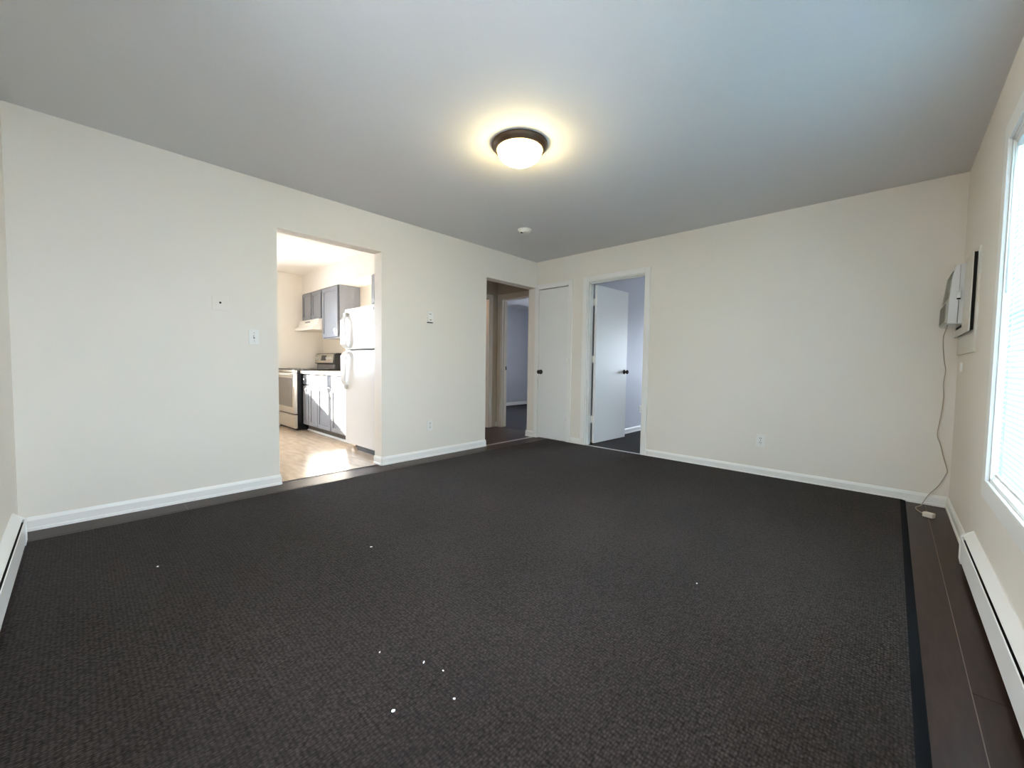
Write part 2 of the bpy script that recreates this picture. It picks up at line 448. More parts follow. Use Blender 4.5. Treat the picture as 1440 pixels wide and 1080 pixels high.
def knob_mesh(c, direction, ax='y'):
    """round door knob with rose; c on the door face, direction +-1 along axis"""
    k = MB(); s = direction
    k.lathe([(0.032, 0), (0.032, s * 0.006), (0.026, s * 0.010), (0.012, s * 0.012), (0.011, s * 0.030), (0.022, s * 0.036),
             (0.028, s * 0.046), (0.028, s * 0.054), (0.022, s * 0.062), (0.008, s * 0.066)], c, ax, 20)
    return k


# closet door, closed
d1 = struct(empty('door_1', (0.3, 0, 0)), 'narrow closed white closet door with a black knob', 'door')
casing(0.056, 0.553, 2.060, 0.062, 0.0, 0.016).build('casing', 'trim', d1, bevel=0.003)
b = MB(); b.box(0.061, 0.547, -0.004, 0.031, 0.012, 2.050)
b.build('slab', 'door', d1, bevel=0.002)
o = knob_mesh((0.108, -0.004, 0.925), -1).build('knob', 'blackmetal', d1); o['label'] = 'black round knob'
for z in (1.853, 1.078, 0.343):
    b = MB(); b.box(0.537, 0.5525, -0.0075, -0.0035, z - 0.045, z + 0.045).lathe([(0.006, -0.046), (0.006, 0.046)], (0.5505, -0.008, z), 'z', 10)
    b.build('hinge', 'trim', d1)
# bedroom door, open
d2 = struct(empty('door_2', (1.2, 0.06, 0)), 'white bedroom door standing wide open into the bedroom', 'door')
casing(0.838, 1.597, 2.070, 0.062, 0.0, 0.016).build('casing', 'trim', d2, bevel=0.003)
b = MB(); b.box(0.8355, 0.846, 0, 0.12, 0.0, 2.071).box(1.589, 1.5995, 0, 0.12, 0.0, 2.071).box(0.846, 1.589, 0, 0.12, 2.060, 2.0715)
b.box(0.846, 0.856, 0.04, 0.075, 0.004, 2.060).box(1.579, 1.589, 0.04, 0.075, 0.004, 2.060).box(0.856, 1.579, 0.04, 0.075, 2.050, 2.060)
b.build('jamb', 'trim', d2)
ang = Matrix.Translation((0.862, 0.132, 0)) @ Matrix.Rotation(-math.radians(3.0), 4, 'Z')
b = MB(); b.box(0.0, 0.035, 0.0, 0.752, 0.022, 2.045, ang)
b.build('slab', 'door', d2, bevel=0.002)
for side, s in ((0.035, 1), (0.0, -1)):
    k = MB(); k2 = knob_mesh((side, 0.69, 0.94), s, 'x'); k.add([ang @ Vector(v) for v in k2.v], k2.f, True)
    k.build('knob', 'blackmetal', d2)['label'] = 'black round knob'
for z in (1.83, 1.10, 0.33):
    b = MB(); b.box(0.845, 0.849, 0.076, 0.134, z - 0.045, z + 0.045).box(0.846, 0.884, 0.124, 0.1315, z - 0.045, z + 0.045)
    b.lathe([(0.006, -0.046), (0.006, 0.046)], (0.852, 0.127, z), 'z', 10)
    b.build('hinge', 'trim', d2)
# hall doorway
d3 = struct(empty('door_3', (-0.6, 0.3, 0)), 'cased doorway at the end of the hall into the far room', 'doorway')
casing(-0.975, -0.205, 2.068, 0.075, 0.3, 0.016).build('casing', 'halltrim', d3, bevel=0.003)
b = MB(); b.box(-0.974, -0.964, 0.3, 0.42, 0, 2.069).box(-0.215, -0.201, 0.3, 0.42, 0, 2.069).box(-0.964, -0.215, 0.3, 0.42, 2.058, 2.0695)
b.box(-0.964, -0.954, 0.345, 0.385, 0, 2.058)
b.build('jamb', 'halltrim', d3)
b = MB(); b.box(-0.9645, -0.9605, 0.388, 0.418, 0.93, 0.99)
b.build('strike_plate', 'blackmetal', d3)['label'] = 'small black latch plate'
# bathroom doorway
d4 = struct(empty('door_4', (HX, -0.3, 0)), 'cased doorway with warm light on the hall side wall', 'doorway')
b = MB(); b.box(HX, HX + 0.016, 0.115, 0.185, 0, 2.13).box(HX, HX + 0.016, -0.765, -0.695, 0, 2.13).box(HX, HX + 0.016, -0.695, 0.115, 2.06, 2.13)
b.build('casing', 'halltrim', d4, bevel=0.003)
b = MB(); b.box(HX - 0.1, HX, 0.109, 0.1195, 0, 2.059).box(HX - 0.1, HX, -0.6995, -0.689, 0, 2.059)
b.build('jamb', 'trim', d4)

# ------------------------------------------------------------------ windows
w1 = struct(empty('window_1', (W + 0.07, (WY0 + WY1) / 2, WZ0)), 'big living room window bright behind a white blind', 'window')
cw = 0.085
b = MB()
b.box(W - 0.014, W, WY1, WY1 + cw, WZ0 - cw, WZ1 + cw).box(W - 0.014, W, WY0 - cw, WY0, WZ0 - cw, WZ1 + cw)
b.box(W - 0.014, W, WY0, WY1, WZ1, WZ1 + cw).box(W - 0.014, W, WY0, WY1, WZ0 - cw, WZ0)
b.build('casing', 'trim', w1, bevel=0.003)
b = MB(); b.box(W, W + T, WY1 - 0.012, WY1, WZ0, WZ1).box(W, W + T, WY0, WY0 + 0.012, WZ0, WZ1).box(W, W + T, WY0, WY1, WZ1 - 0.012, WZ1).box(W, W + T, WY0, WY1, WZ0, WZ0 + 0.014)
b.build('jamb', 'trim', w1)
b = MB(); x0, x1 = W + 0.085, W + 0.115
b.box(x0, x1, WY0 + 0.012, WY0 + 0.05, WZ0 + 0.014, WZ1 - 0.012).box(x0, x1, WY1 - 0.05, WY1 - 0.012, WZ0 + 0.014, WZ1 - 0.012)
b.box(x0, x1, WY0 + 0.05, WY1 - 0.05, WZ1 - 0.055, WZ1 - 0.012).box(x0, x1, WY0 + 0.05, WY1 - 0.05, WZ0 + 0.014, WZ0 + 0.055)
b.box(x0 - 0.005, x1, WY0 + 0.05, WY1 - 0.05, 1.255, 1.295)
b.build('sash', 'trim', w1, bevel=0.002)
b = MB(); b.box(W + 0.098, W + 0.102, WY0 + 0.05, WY1 - 0.05, WZ0 + 0.055, WZ1 - 0.055); b.build('pane', 'glass', w1)
portal(W + T + 0.01, (WY0 + WY1) / 2, (WZ0 + WZ1) / 2, WY1 - WY0, WZ1 - WZ0, (-1, 0, 0))


def plain_window(n, x0, x1, z0, z1, y, axis, label=None):
    wn = struct(empty('window_%d' % n, ((x0 + x1) / 2, y, z0) if axis == 'y' else (y, (x0 + x1) / 2, z0)), label, 'window' if label else None)
    k = MB(); p = MB()

    def bx(mb, a, c, e0, e1, q0, q1):
        mb.box(a, c, e0, e1, q0, q1) if axis == 'y' else mb.box(e0, e1, a, c, q0, q1)
    d0, d1_ = (y + 0.05, y + 0.09) if axis == 'y' else (y - 0.09, y - 0.05)
    bx(k, x0, x0 + 0.04, d0, d1_, z0, z1); bx(k, x1 - 0.04, x1, d0, d1_, z0, z1)
    bx(k, x0, x1, d0, d1_, z0, z0 + 0.04); bx(k, x0, x1, d0, d1_, z1 - 0.04, z1)
    m = (x0 + x1) / 2; bx(k, m - 0.022, m + 0.022, d0, d1_, z0, z1)
    k.build('sash', 'trim', wn)
    e = (d0 + d1_) / 2; bx(p, x0 + 0.03, x1 - 0.03, e - 0.002, e + 0.002, z0 + 0.03, z1 - 0.03)
    p.build('pane', 'glass', wn)
    return wn


plain_window(2, KW[0], KW[1], KW[2], KW[3], KX, 'x')
portal(KX - T - 0.01, (KW[0] + KW[1]) / 2, (KW[2] + KW[3]) / 2, KW[1] - KW[0], KW[3] - KW[2], (1, 0, 0))
plain_window(5, VY0, VY1, WZ0, WZ1, W + T, 'x'); portal(W + T + 0.01, (VY0 + VY1) / 2, (WZ0 + WZ1) / 2, VY1 - VY0, WZ1 - WZ0, (-1, 0, 0))  # added unseen window, there for its daylight
plain_window(6, UX0, UX1, WZ0, WZ1, -L - T, 'y'); portal((UX0 + UX1) / 2, -L - T - 0.01, (WZ0 + WZ1) / 2, UX1 - UX0, WZ1 - WZ0, (0, 1, 0))  # added unseen window behind the camera, there for its daylight
plain_window(3, 1.5, 2.9, 0.85, 1.70, YN, 'y'); portal(2.2, YN + T + 0.01, 1.275, 1.4, 0.85, (0, -1, 0))
plain_window(4, -1.75, -0.45, 0.85, 2.05, YN, 'y'); portal(-1.1, YN + T + 0.01, 1.45, 1.3, 1.2, (0, -1, 0))

# blind
bl = thing(empty('window_blind', (W + 0.024, (WY0 + WY1) / 2, WZ1 - 0.012)), 'white slatted blind lowered over the big living room window', 'blind')
BY0, BY1, BXX = WY0 + 0.014, WY1 - 0.014, W + 0.024
b = MB(); b.box(BXX - 0.018, BXX + 0.018, BY0, BY1, WZ1 - 0.045, WZ1 - 0.014); b.build('headrail', 'plastic', bl, bevel=0.003)
b = MB(); b.box(BXX - 0.012, BXX + 0.012, BY0, BY1, WZ0 + 0.026, WZ0 + 0.040); b.build('bottom_rail', 'plastic', bl, bevel=0.003)
me = None; z = WZ0 + 0.054; pitch = 0.0225; k = 0
while z < WZ1 - 0.05:
    if me is None:
        q = MB(); n = 4; prof = []
        for i in range(n + 1):
            t = -1 + 2 * i / n; prof.append((t * 0.0125, 0.0018 * (1 - t * t)))
        prof = prof + [(p[0], p[1] - 0.0006) for p in prof[::-1]]
        a = math.radians(70); ca, sa = math.cos(a), math.sin(a)
        q.prism([(p[0] * ca - p[1] * sa, p[0] * sa + p[1] * ca) for p in prof], BY0 + 0.004, BY1 - 0.004, 'y')
        s0 = q.build('slat', 'slat', bl); me = s0.data; s = s0
    else:
        s = bpy.data.objects.new('slat', me); COL.objects.link(s); s.parent = bl; s.matrix_parent_inverse = world_inv(bl)
    s.location = (BXX, 0, z); z += pitch; k += 1
for yy in (BY1 - 0.16, (BY0 + BY1) / 2, BY0 + 0.16):
    b = MB(); b.tube([(BXX - 0.0145, yy, WZ0 + 0.03), (BXX - 0.0145, yy, WZ1 - 0.03)], 0.0010, 6); b.build('ladder_cord', 'plastic', bl)
b = MB(); b.tube([(BXX - 0.021, BY1 - 0.05, WZ1 - 0.04), (BXX - 0.022, BY1 - 0.05, 1.36)], 0.004, 8); b.build('tilt_wand', 'plastic', bl)

# ------------------------------------------------------------------ baseboard heaters
def heater(name, m, length, label, end0=True):
    """built along local +x from 0; wall at local y=0, room towards +y"""
    root = thing(empty(name, m @ Vector((0, 0, 0))), label, 'heater', 'white electric baseboard heaters')
    D = 0.046

    def put(k, nm, mt, bev=0.0):
        k.v = [tuple(m @ Vector(v)) for v in k.v]; return k.build(nm, mt, root, bevel=bev)
    put(MB().prism([(0, 0.02), (0.004, 0.02), (0.004, 0.178), (D - 0.010, 0.150), (D - 0.010, 0.155), (0.004, 0.186), (0, 0.186)], 0.02, length, 'x'), 'cover', 'heater')
    put(MB().prism([(D - 0.003, 0.034), (D, 0.030), (D, 0.146), (D - 0.003, 0.149), (D - 0.004, 0.140)], 0.02, length, 'x'), 'front_panel', 'heater')
    put(MB().box(0.03, length, 0.005, D - 0.006, 0.05, 0.136), 'element', 'darkslot')
    put(MB().prism([(0, 0.005), (D - 0.002, 0.005), (D + 0.003, 0.03), (D + 0.003, 0.12), (D + 0.001, 0.150), (D - 0.010, 0.160), (0, 0.188)], 0.0, 0.03, 'x'), 'end_cap', 'heater', 0.002)
    return root


# along the window wall, running towards the camera
heater('baseboard_heater', Matrix(((0, -1, 0, W), (-1, 0, 0, -1.22), (0, 0, 1, 0), (0, 0, 0, 1))), 2.2, 'white baseboard heater under the big window with the blind')
heater('baseboard_heater', Matrix(((1, 0, 0, 0.27), (0, 1, 0, -L), (0, 0, 1, 0), (0, 0, 0, 1))), 2.0, 'white baseboard heater at the carpet edge facing away from the bedroom door')

# ------------------------------------------------------------------ ceiling light, smoke alarm
LC = (1.847, -2.401)
lt = thing(empty('ceiling_light', (LC[0], LC[1], H)), 'lit dome ceiling light with a dark bronze rim', 'light')
b = MB(); b.lathe([(0.172, 0.0), (0.180, -0.004), (0.180, -0.014), (0.170, -0.026), (0.158, -0.040), (0.150, -0.044), (0.143, -0.040), (0.143, -0.010)], (*LC, H), 'z', 48, False)
b.build('rim', 'bronze', lt)
prof = [(0.1425, -0.030), (0.1425, -0.044)] + [(0.142 * math.cos(t), -0.046 - 0.080 * math.sin(t)) for t in [PI / 2 * i / 12 for i in range(1, 12)]] + [(0.006, -0.126)]
b = MB(); b.lathe(prof, (*LC, H), 'z', 48, False); b.f.append(tuple(range(len(b.v) - 48, len(b.v)))); b.sm.append(True)
b.build('glass_shade', 'shade', lt)
b = MB(); b.lathe([(0.010, -0.124), (0.010, -0.130), (0.006, -0.136), (0.007, -0.140), (0.002, -0.144)], (*LC, H), 'z', 14)
b.build('finial', 'chrome', lt)
sm = thing(empty('smoke_alarm', (0.78, -1.14, H)), 'round white smoke alarm on the ceiling near the hall', 'alarm')
b = MB(); b.lathe([(0.074, 0), (0.074, -0.010), (0.062, -0.012), (0.062, -0.022), (0.058, -0.036), (0.030, -0.040), (0.004, -0.040)], (0.78, -1.14, H), 'z', 32)
b.build('body', 'plastic', sm)
b = MB(); b.box(0.795, 0.835, -1.205, -1.165, H - 0.046, H - 0.034); b.build('battery_drawer', 'plastic', sm, bevel=0.002)
b = MB(); b.box(0.765, 0.795, -1.195, -1.170, H - 0.043, H - 0.0365); b.build('slot', 'darkslot', sm)


# ------------------------------------------------------------------ things on the walls
def plate(name, axis, p, y0, y1, z0, z1, s, t=0.006):
    """a bevelled plate on the wall plane axis=p, standing out by t in direction s"""
    b = MB(); a, c = sorted((p, p + s * t))
    b.box(a, c, y0, y1, z0, z1) if axis == 'x' else b.box(y0, y1, a, c, z0, z1)
    return b


def outlet(root, axis, p, c, z, s):
    """duplex outlet: plate, two receptacles each with three slots, a screw"""
    plate('plate', axis, p, c - 0.036, c + 0.036, z - 0.059, z + 0.059, s).build('plate', 'plastic', root, bevel=0.002)
    for dz in (0.021, -0.021):
        rc = plate('r', axis, p + s * 0.006, c - 0.017, c + 0.017, z + dz - 0.0145, z + dz + 0.0145, s, 0.0025).build('receptacle', 'plastic', root, bevel=0.001)
        k = MB()
        for (dy, hh, zz) in ((-0.007, 0.005, 0.004), (0.007, 0.005, 0.004), (0.0, 0.003, -0.007)):
            q = plate('s', axis, p + s * 0.0082, c + dy - 0.0018, c + dy + 0.0018, z + dz + zz - hh, z + dz + zz + hh, s, 0.0008); k.add(q.v, q.f)
        k.build('slot', 'darkslot', rc)
    k = MB(); q = plate('s', axis, p + s * 0.0055, c - 0.003, c + 0.003, z - 0.003, z + 0.003, s, 0.0015); k.add(q.v, q.f); k.build('screw', 'chrome', root)


o = thing(empty('wall_outlet', (0, -1.78, 0.343)), 'white outlet low on the wall between the kitchen and hall openings', 'outlet'); outlet(o, 'x', 0, -1.78, 0.343, 1)
o = thing(empty('wall_outlet', (2.786, 0, 0.334)), 'white outlet low on the wide wall right of the bedroom door', 'outlet'); outlet(o, 'y', 0, 2.786, 0.334, -1)
o = thing(empty('wall_outlet', (BX, 1.69, 0.342)), 'white outlet in the bedroom seen past the open door', 'outlet'); outlet(o, 'x', BX, 1.69, 0.342, 1)
o = thing(empty('blank_plate', (0, -3.657, 1.445)), 'square wall-coloured cover plate with a small black hole', 'plate')
plate('p', 'x', 0, -3.708, -3.606, 1.392, 1.500, 1, 0.006).build('plate', 'wall', o, bevel=0.002)
b = MB(); b.lathe([(0.0075, 0.0055), (0.0075, 0.0068)], (0, -3.657, 1.447), 'x', 14); b.build('hole', 'darkslot', o)
o = thing(empty('light_switch', (0, -3.441, 1.206)), 'white toggle light switch beside the kitchen opening', 'switch')
plate('p', 'x', 0, -3.477, -3.406, 1.148, 1.264, 1).build('plate', 'plastic', o, bevel=0.002)
b = MB(); b.box(0.0055, 0.0068, -3.447, -3.436, 1.192, 1.220); b.build('toggle_slot', 'gasket', o)
b = MB(); b.box(0.006, 0.0165, -3.4455, -3.4375, 1.206, 1.217); b.build('toggle', 'plastic', o, bevel=0.001)
for zz in (1.238, 1.174):
    b = MB(); b.lathe([(0.0032, 0.0055), (0.0032, 0.0066)], (0, -3.441, zz), 'x', 10); b.build('screw', 'gasket', o)
o = thing(empty('thermostat', (0, -1.79, 1.518)), 'small white thermostat on the wall above an outlet', 'thermostat')
b = MB(); b.prism([(0.0, 1.462), (0.020, 1.462), (0.026, 1.470), (0.026, 1.568), (0.020, 1.574), (0, 1.574)], -1.827, -1.754, 'y')
b.build('body', 'plastic', o, bevel=0.002)
b = MB(); b.box(0.0255, 0.0268, -1.812, -1.780, 1.545, 1.552); b.build('scale', 'gasket', o)
b = MB(); b.box(0.0255, 0.0285, -1.803, -1.782, 1.482, 1.489, None); b.build('lever', 'blackmetal', o)
b = MB(); b.box(0.001, 0.024, -1.822, -1.759, 1.455, 1.4625); b.build('vent', 'darkslot', o)

# air conditioner in its wall frame
ac = thing(empty('wall_air_conditioner', (3.95, -0.29, 1.30)), 'white air conditioner in a boxed wall frame near the corner', 'air conditioner')
b = MB(); b.box(3.999, W + 0.002, -0.85, -0.03, 1.128, 1.738); o = b.build('backing_board', 'board', ac, bevel=0.002)
b = MB()
b.box(3.978, 3.984, -0.82, -0.05, 1.252, 1.3).box(3.978, 3.984, -0.82, -0.05, 1.69, 1.722).box(3.978, 3.984, -0.82, -0.48, 1.3, 1.69).box(3.978, 3.984, -0.11, -0.05, 1.3, 1.69)
b.build('frame', 'board', ac, bevel=0.002)
b = MB(); b.box(3.984, 3.9992, -0.806, -0.06, 1.262, 1.712); b.build('gap_shade', 'darkslot', ac)  # solid dark filler, the shade behind the frame put into its colour
YA, YB = -0.50, -0.08
b = MB(); b.prism([(3.990, 1.707), (3.958, 1.707), (3.955, 1.322), (3.990, 1.322)], YA + 0.004, YB, 'y'); b.build('sleeve', 'acplastic', ac, bevel=0.003)
b = MB(); b.prism([(3.9585, 1.705), (3.937, 1.703), (3.922, 1.60), (3.914, 1.48), (3.9115, 1.325), (3.9555, 1.322)], YA, YB, 'y')
b.build('cabinet', 'acplastic', ac, bevel=0.003)
# front: louvres, deflector
for i in range(9):
    zc = 1.50 + i * 0.0205; t = (zc - 1.48) / (1.703 - 1.48); xf = 3.914 + (3.937 - 3.914) * t
    b = MB(); b.prism([(xf + 0.002, zc), (xf - 0.010, zc - 0.006), (xf - 0.010, zc - 0.003), (xf + 0.002, zc + 0.004)], YA + 0.02, YB - 0.02, 'y'); b.build('louver', 'acfront', ac)
b = MB(); b.prism([(3.9135, 1.485), (3.900, 1.455), (3.899, 1.335), (3.9115, 1.327)], YA + 0.015, YB - 0.008, 'y'); b.build('intake_grille', 'acfront', ac, bevel=0.002)
for i in range(11):
    zc = 1.343 + i * 0.0105; xx = 3.899 + 0.001 * (zc - 1.335) / 0.12
    b = MB(); b.box(xx - 0.0008, xx + 0.004, YA + 0.013, YB - 0.02, zc, zc + 0.0045); b.build('grille_slot', 'darkslot', ac)
b = MB(); b.box(3.948, 3.964, YA - 0.012, YA + 0.004, 1.485, 1.53).box(3.951, 3.960, YA - 0.018, YA, 1.53, 1.545); b.build('latch', 'chrome', ac, bevel=0.001)
b = MB(); b.box(3.9475, 3.9645, YA - 0.013, YA + 0.002, 1.478, 1.4855); b.build('latch_catch', 'darkslot', ac)
b = MB(); b.box(3.9565, 3.9580, YA - 0.0006, YA + 0.004, 1.33, 1.70); b.build('seam', 'gasket', ac)
CORD = [(3.921, -0.40, 1.325), (3.918, -0.36, 1.295), (3.912, -0.30, 1.235), (3.930, -0.16, 1.10), (3.948, -0.06, 1.02), (3.944, -0.030, 0.92), (3.949, -0.024, 0.814), (3.942, -0.022, 0.68),
        (3.929, -0.022, 0.545), (3.948, -0.023, 0.47), (3.972, -0.024, 0.36), (3.990, -0.030, 0.285), (3.984, -0.038, 0.25), (3.950, -0.045, 0.165), (3.905, -0.05, 0.092),
        (3.878, -0.07, 0.035), (3.862, -0.11, 0.010), (3.842, -0.15, 0.006), (3.832, -0.20, 0.008), (3.842, -0.26, 0.006), (3.862, -0.33, 0.010), (3.872, -0.355, 0.016)]
b = MB(); b.tube(smooth_curve(CORD, 5), 0.0030, 7); o = b.build('power_cord', 'cord', ac); o['label'] = 'long thin tan cord hanging down to the floor'
b = MB(); b.box(-0.025, 0.032, -0.019, 0.019, 0.002, 0.036, Matrix.Translation((3.888, -0.385, 0)) @ Matrix.Rotation(-0.5, 4, 'Z')); q = b.build('plug', 'plug', o, bevel=0.006, seg=3)
b = MB(); b.box(3.999, W, -0.30, -0.292, 1.01, 1.075); thing(b.build('wall_hook', 'trim', None, bevel=0.001), 'tiny white strip on the wall below the air conditioner board', 'hook')

# ------------------------------------------------------------------ kitchen
CG = 'grey kitchen cabinets'


def shaker(x0, x1, z0, z1, yf, parent, name, frame=0.05, t=0.019):
    """a shaker door facing -y; front face at yf - t"""
    k = MB()
    fr = min(frame, (x1 - x0) * 0.3, (z1 - z0) * 0.33)
    k.box(x0, x0 + fr, yf - t, yf, z0, z1).box(x1 - fr, x1, yf - t, yf, z0, z1)
    k.box(x0 + fr, x1 - fr, yf - t, yf, z1 - fr, z1).box(x0 + fr, x1 - fr, yf - t, yf, z0, z0 + fr)
    k.box(x0 + fr - 0.002, x1 - fr + 0.002, yf - t * 0.45, yf, z0 + fr - 0.002, z1 - fr + 0.002)
    return k.build(name, 'cabinet', parent)


def pull(x, z0, z1, y, parent):
    k = MB(); k.tube(smooth_curve([(x, y + 0.002, z0), (x, y - 0.022, z0 + 0.012), (x, y - 0.030, (z0 + z1) / 2), (x, y - 0.022, z1 - 0.012), (x, y + 0.002, z1)], 4), 0.0055, 8)
    return k.build('pull', 'chrome', parent)


def cab_knob(x, z, y, parent):
    k = MB(); k.lathe([(0.007, 0.0), (0.006, -0.012), (0.015, -0.018), (0.016, -0.024), (0.010, -0.030), (0.002, -0.031)], (x, y, z), 'y', 16)
    return k.build('knob', 'chrome', parent)


YU = -1.835   # carcass front of the wall cabinets
# short cabinet over the hood
c1 = thing(empty('wall_cabinet', (-3.06, KY, 1.683)), 'short grey two-door wall cabinet above the range hood', 'cabinet', CG)
b = MB(); b.box(-3.448, -2.668, YU, KY - 0.002, 1.683, 2.122); b.build('carcass', 'cabdark', c1)
b = MB(); b.box(-3.449, -3.435, YU - 0.004, YU + 0.02, 1.680, 2.124).box(-2.69, -2.666, YU - 0.004, YU + 0.02, 1.68, 2.124).box(-3.435, -2.69, YU - 0.004, YU + 0.02, 2.095, 2.124).box(-3.435, -2.69, YU - 0.004, YU + 0.02, 1.680, 1.70)
b.build('face_frame', 'cabinet', c1)
dA = shaker(-3.440, -3.092, 1.695, 2.108, YU - 0.004, c1, 'door'); pull(-3.118, 1.72, 1.81, YU - 0.023, dA)
dB = shaker(-3.062, -2.712, 1.695, 2.108, YU - 0.004, c1, 'door'); pull(-3.036, 1.72, 1.81, YU - 0.023, dB)
# tall wall cabinet
c2 = thing(empty('wall_cabinet', (-2.38, KY, 1.372)), 'taller grey one-door wall cabinet between range hood and fridge', 'cabinet', CG)
b = MB(); b.box(-2.664, -2.100, YU, KY - 0.002, 1.372, 2.122); b.build('carcass', 'cabinet', c2)
b = MB(); b.box(-2.655, -2.106, YU - 0.0035, YU, 1.378, 2.118); b.build('reveal', 'cabdark', c2)
dC = shaker(-2.650, -2.135, 1.392, 2.108, YU - 0.0035, c2, 'door'); pull(-2.165, 1.42, 1.51, YU - 0.0225, dC)
# over-fridge cabinet
c3 = thing(empty('wall_cabinet', (-0.72, KY, 1.755)), 'grey wall cabinet above the white fridge partly hidden by the wall', 'cabinet', CG)
b = MB(); b.box(-1.180, -0.30, YU, KY - 0.002, 1.755, 2.122); b.build('carcass', 'cabinet', c3)
b = MB(); b.box(-1.150, -0.31, YU - 0.0035, YU, 1.762, 2.075); b.build('reveal', 'cabdark', c3)
shaker(-1.118, -0.735, 1.765, 2.07, YU - 0.0035, c3, 'door'); shaker(-0.715, -0.33, 1.765, 2.07, YU - 0.0035, c3, 'door')
# range hood
hd = thing(empty('range_hood', (-3.05, KY, 1.50)), 'cream white range hood below the short grey cabinet', 'range hood')
b = MB(); b.prism([(KY - 0.002, 1.678), (-1.90, 1.678), (-1.925, 1.585), (-1.985, 1.548), (-1.985, 1.512), (KY - 0.002, 1.512)], -3.446, -2.676, 'x'); b.build('canopy', 'hood', hd, bevel=0.003)
b = MB(); b.box(-3.18, -2.98, -1.9125, -1.9045, 1.630, 1.650); b.build('vent_strip', 'gasket', hd)
b = MB(); b.box(-3.30, -2.82, -1.94, -1.58, 1.508, 1.5125); b.build('filter', 'steel', hd)

# base cabinets
YB0 = -2.11
BG = 'grey base cabinets'


def base_cab(x0, xm, x1, label, hx):
    root = thing(empty('base_cabinet', ((x0 + x1) / 2, YB0, 0)), label, 'cabinet', BG)
    k = MB(); k.box(x0, x1, YB0, KY - 0.002, 0.095, 0.845); k.build('carcass', 'cabdark', root)
    k = MB(); k.box(x0, x1, -2.055, KY - 0.002, 0.0, 0.095); k.build('toe_kick', 'toekick', root)
    k = MB(); e = 0.0035
    k.box(x0, x0 + 0.012, YB0 - e, YB0 + 0.01, 0.095, 0.845).box(x1 - 0.012, x1, YB0 - e, YB0 + 0.01, 0.095, 0.845)
    k.box(x0, x1, YB0 - e, YB0 + 0.01, 0.825, 0.845).box(x0, x1, YB0 - e, YB0 + 0.01, 0.095, 0.112).box(x0, x1, YB0 - e, YB0 + 0.01, 0.668, 0.690)
    k.build('face_frame', 'cabinet', root)
    for i, (a, c) in enumerate(((x0 + 0.008, xm - 0.013), (xm + 0.013, x1 - 0.008))):
        k = MB(); k.box(a, c, YB0 - e - 0.019, YB0 - e, 0.695, 0.828); dr = k.build('drawer', 'cabinet', root, bevel=0.003)
        dd = shaker(a, c, 0.105, 0.672, YB0 - e, root, 'door', 0.052)
        if hx[i] is not None: pull(hx[i], 0.545, 0.645, YB0 - e - 0.019, dd)
        if i in hx[2]: cab_knob((a + c) / 2, 0.762, YB0 - e - 0.019, dr)
    return root


base_cab(-2.680, -2.462, -2.158, 'grey base cabinet beside the stove with two knobbed drawers', (-2.505, None, (0, 1)))
base_cab(-2.154, -1.715, -1.180, 'grey base cabinet beside the fridge with a pair of pulls', (-1.765, -1.655, ()))
ct = thing(empty('countertop', (-1.93, KY, 0.846)), 'pale countertop on the grey base cabinets', 'countertop')
b = MB(); b.box(-2.690, -1.150, -2.165, KY - 0.002, 0.847, 0.887); b.build('slab', 'counter', ct, bevel=0.004)
b = MB(); b.box(-2.690, -1.150, KY - 0.022, KY - 0.002, 0.887, 0.90); b.build('upstand', 'counter', ct, bevel=0.002)
b = MB(); b.prism([(-2.0555, 0.0), (-2.074, 0.0), (-2.070, 0.012), (-2.0555, 0.02)], -2.68, -1.15, 'x')
struct(b.build('trim_5', 'trim'), 'pale shoe moulding along the cabinet toe kick', 'trim')

# stove
st = thing(empty('stove', (-3.06, -1.95, 0)), 'steel and black freestanding stove at the far end of the kitchen', 'stove')
SX0, SX1, SYF = -3.445, -2.702, -2.20
b = MB(); b.box(SX0, SX1, SYF, KY - 0.01, 0.03, 0.895); b.build('body', 'stoveblack', st, bevel=0.004)
b = MB(); b.box(SX0 - 0.003, SX1 + 0.006, SYF - 0.035, KY - 0.03, 0.895, 0.912); b.build('cooktop', 'stoveblack', st, bevel=0.003)
for (xx, yy, rr) in ((-3.27, -2.05, 0.095), (-2.89, -2.05, 0.075), (-3.27, -1.76, 0.075), (-2.89, -1.76, 0.095)):
    b = MB(); b.lathe([(rr, 0.9115), (rr, 0.9165), (rr - 0.006, 0.9165), (rr - 0.006, 0.9125)], (xx, yy, 0), 'z', 24, False); b.build('burner_ring', 'gasket', st)
b = MB(); b.box(SX0, SX1, SYF - 0.05, SYF, 0.862, 0.893); b.build('front_rail', 'steel', st, bevel=0.004)
b = MB(); b.box(SX0, SX1, SYF - 0.045, SYF, 0.250, 0.856); od = b.build('oven_door', 'steel', st, bevel=0.005)
b = MB(); b.box(SX0 + 0.08, SX1 - 0.075, SYF - 0.0475, SYF - 0.04, 0.345, 0.775); b.build('oven_window', 'ovenglass', od)
b = MB(); b.tube([(SX0 + 0.05, SYF - 0.085, 0.828), (SX1 - 0.06, SYF - 0.085, 0.828)], 0.014, 12)
for xx in (SX0 + 0.08, SX1 - 0.09): b.box(xx - 0.012, xx + 0.012, SYF - 0.085, SYF - 0.04, 0.818, 0.838)
o = b.build('handle', 'hood', od); o['label'] = 'long pale bar handle'
b = MB(); b.box(SX0, SX1, SYF - 0.042, SYF, 0.035, 0.232); b.build('drawer', 'steel', st, bevel=0.005)
b = MB(); b.box(SX0 + 0.02, SX1 - 0.02, SYF - 0.01, SYF + 0.3, 0.0, 0.035); b.build('plinth', 'stoveblack', st)
bgp = [(-1.63, 0.912), (-1.625, 0.985), (-1.665, 1.000), (-1.640, 1.155), (-1.60, 1.165), (KY - 0.012, 1.165), (KY - 0.012, 0.912)]
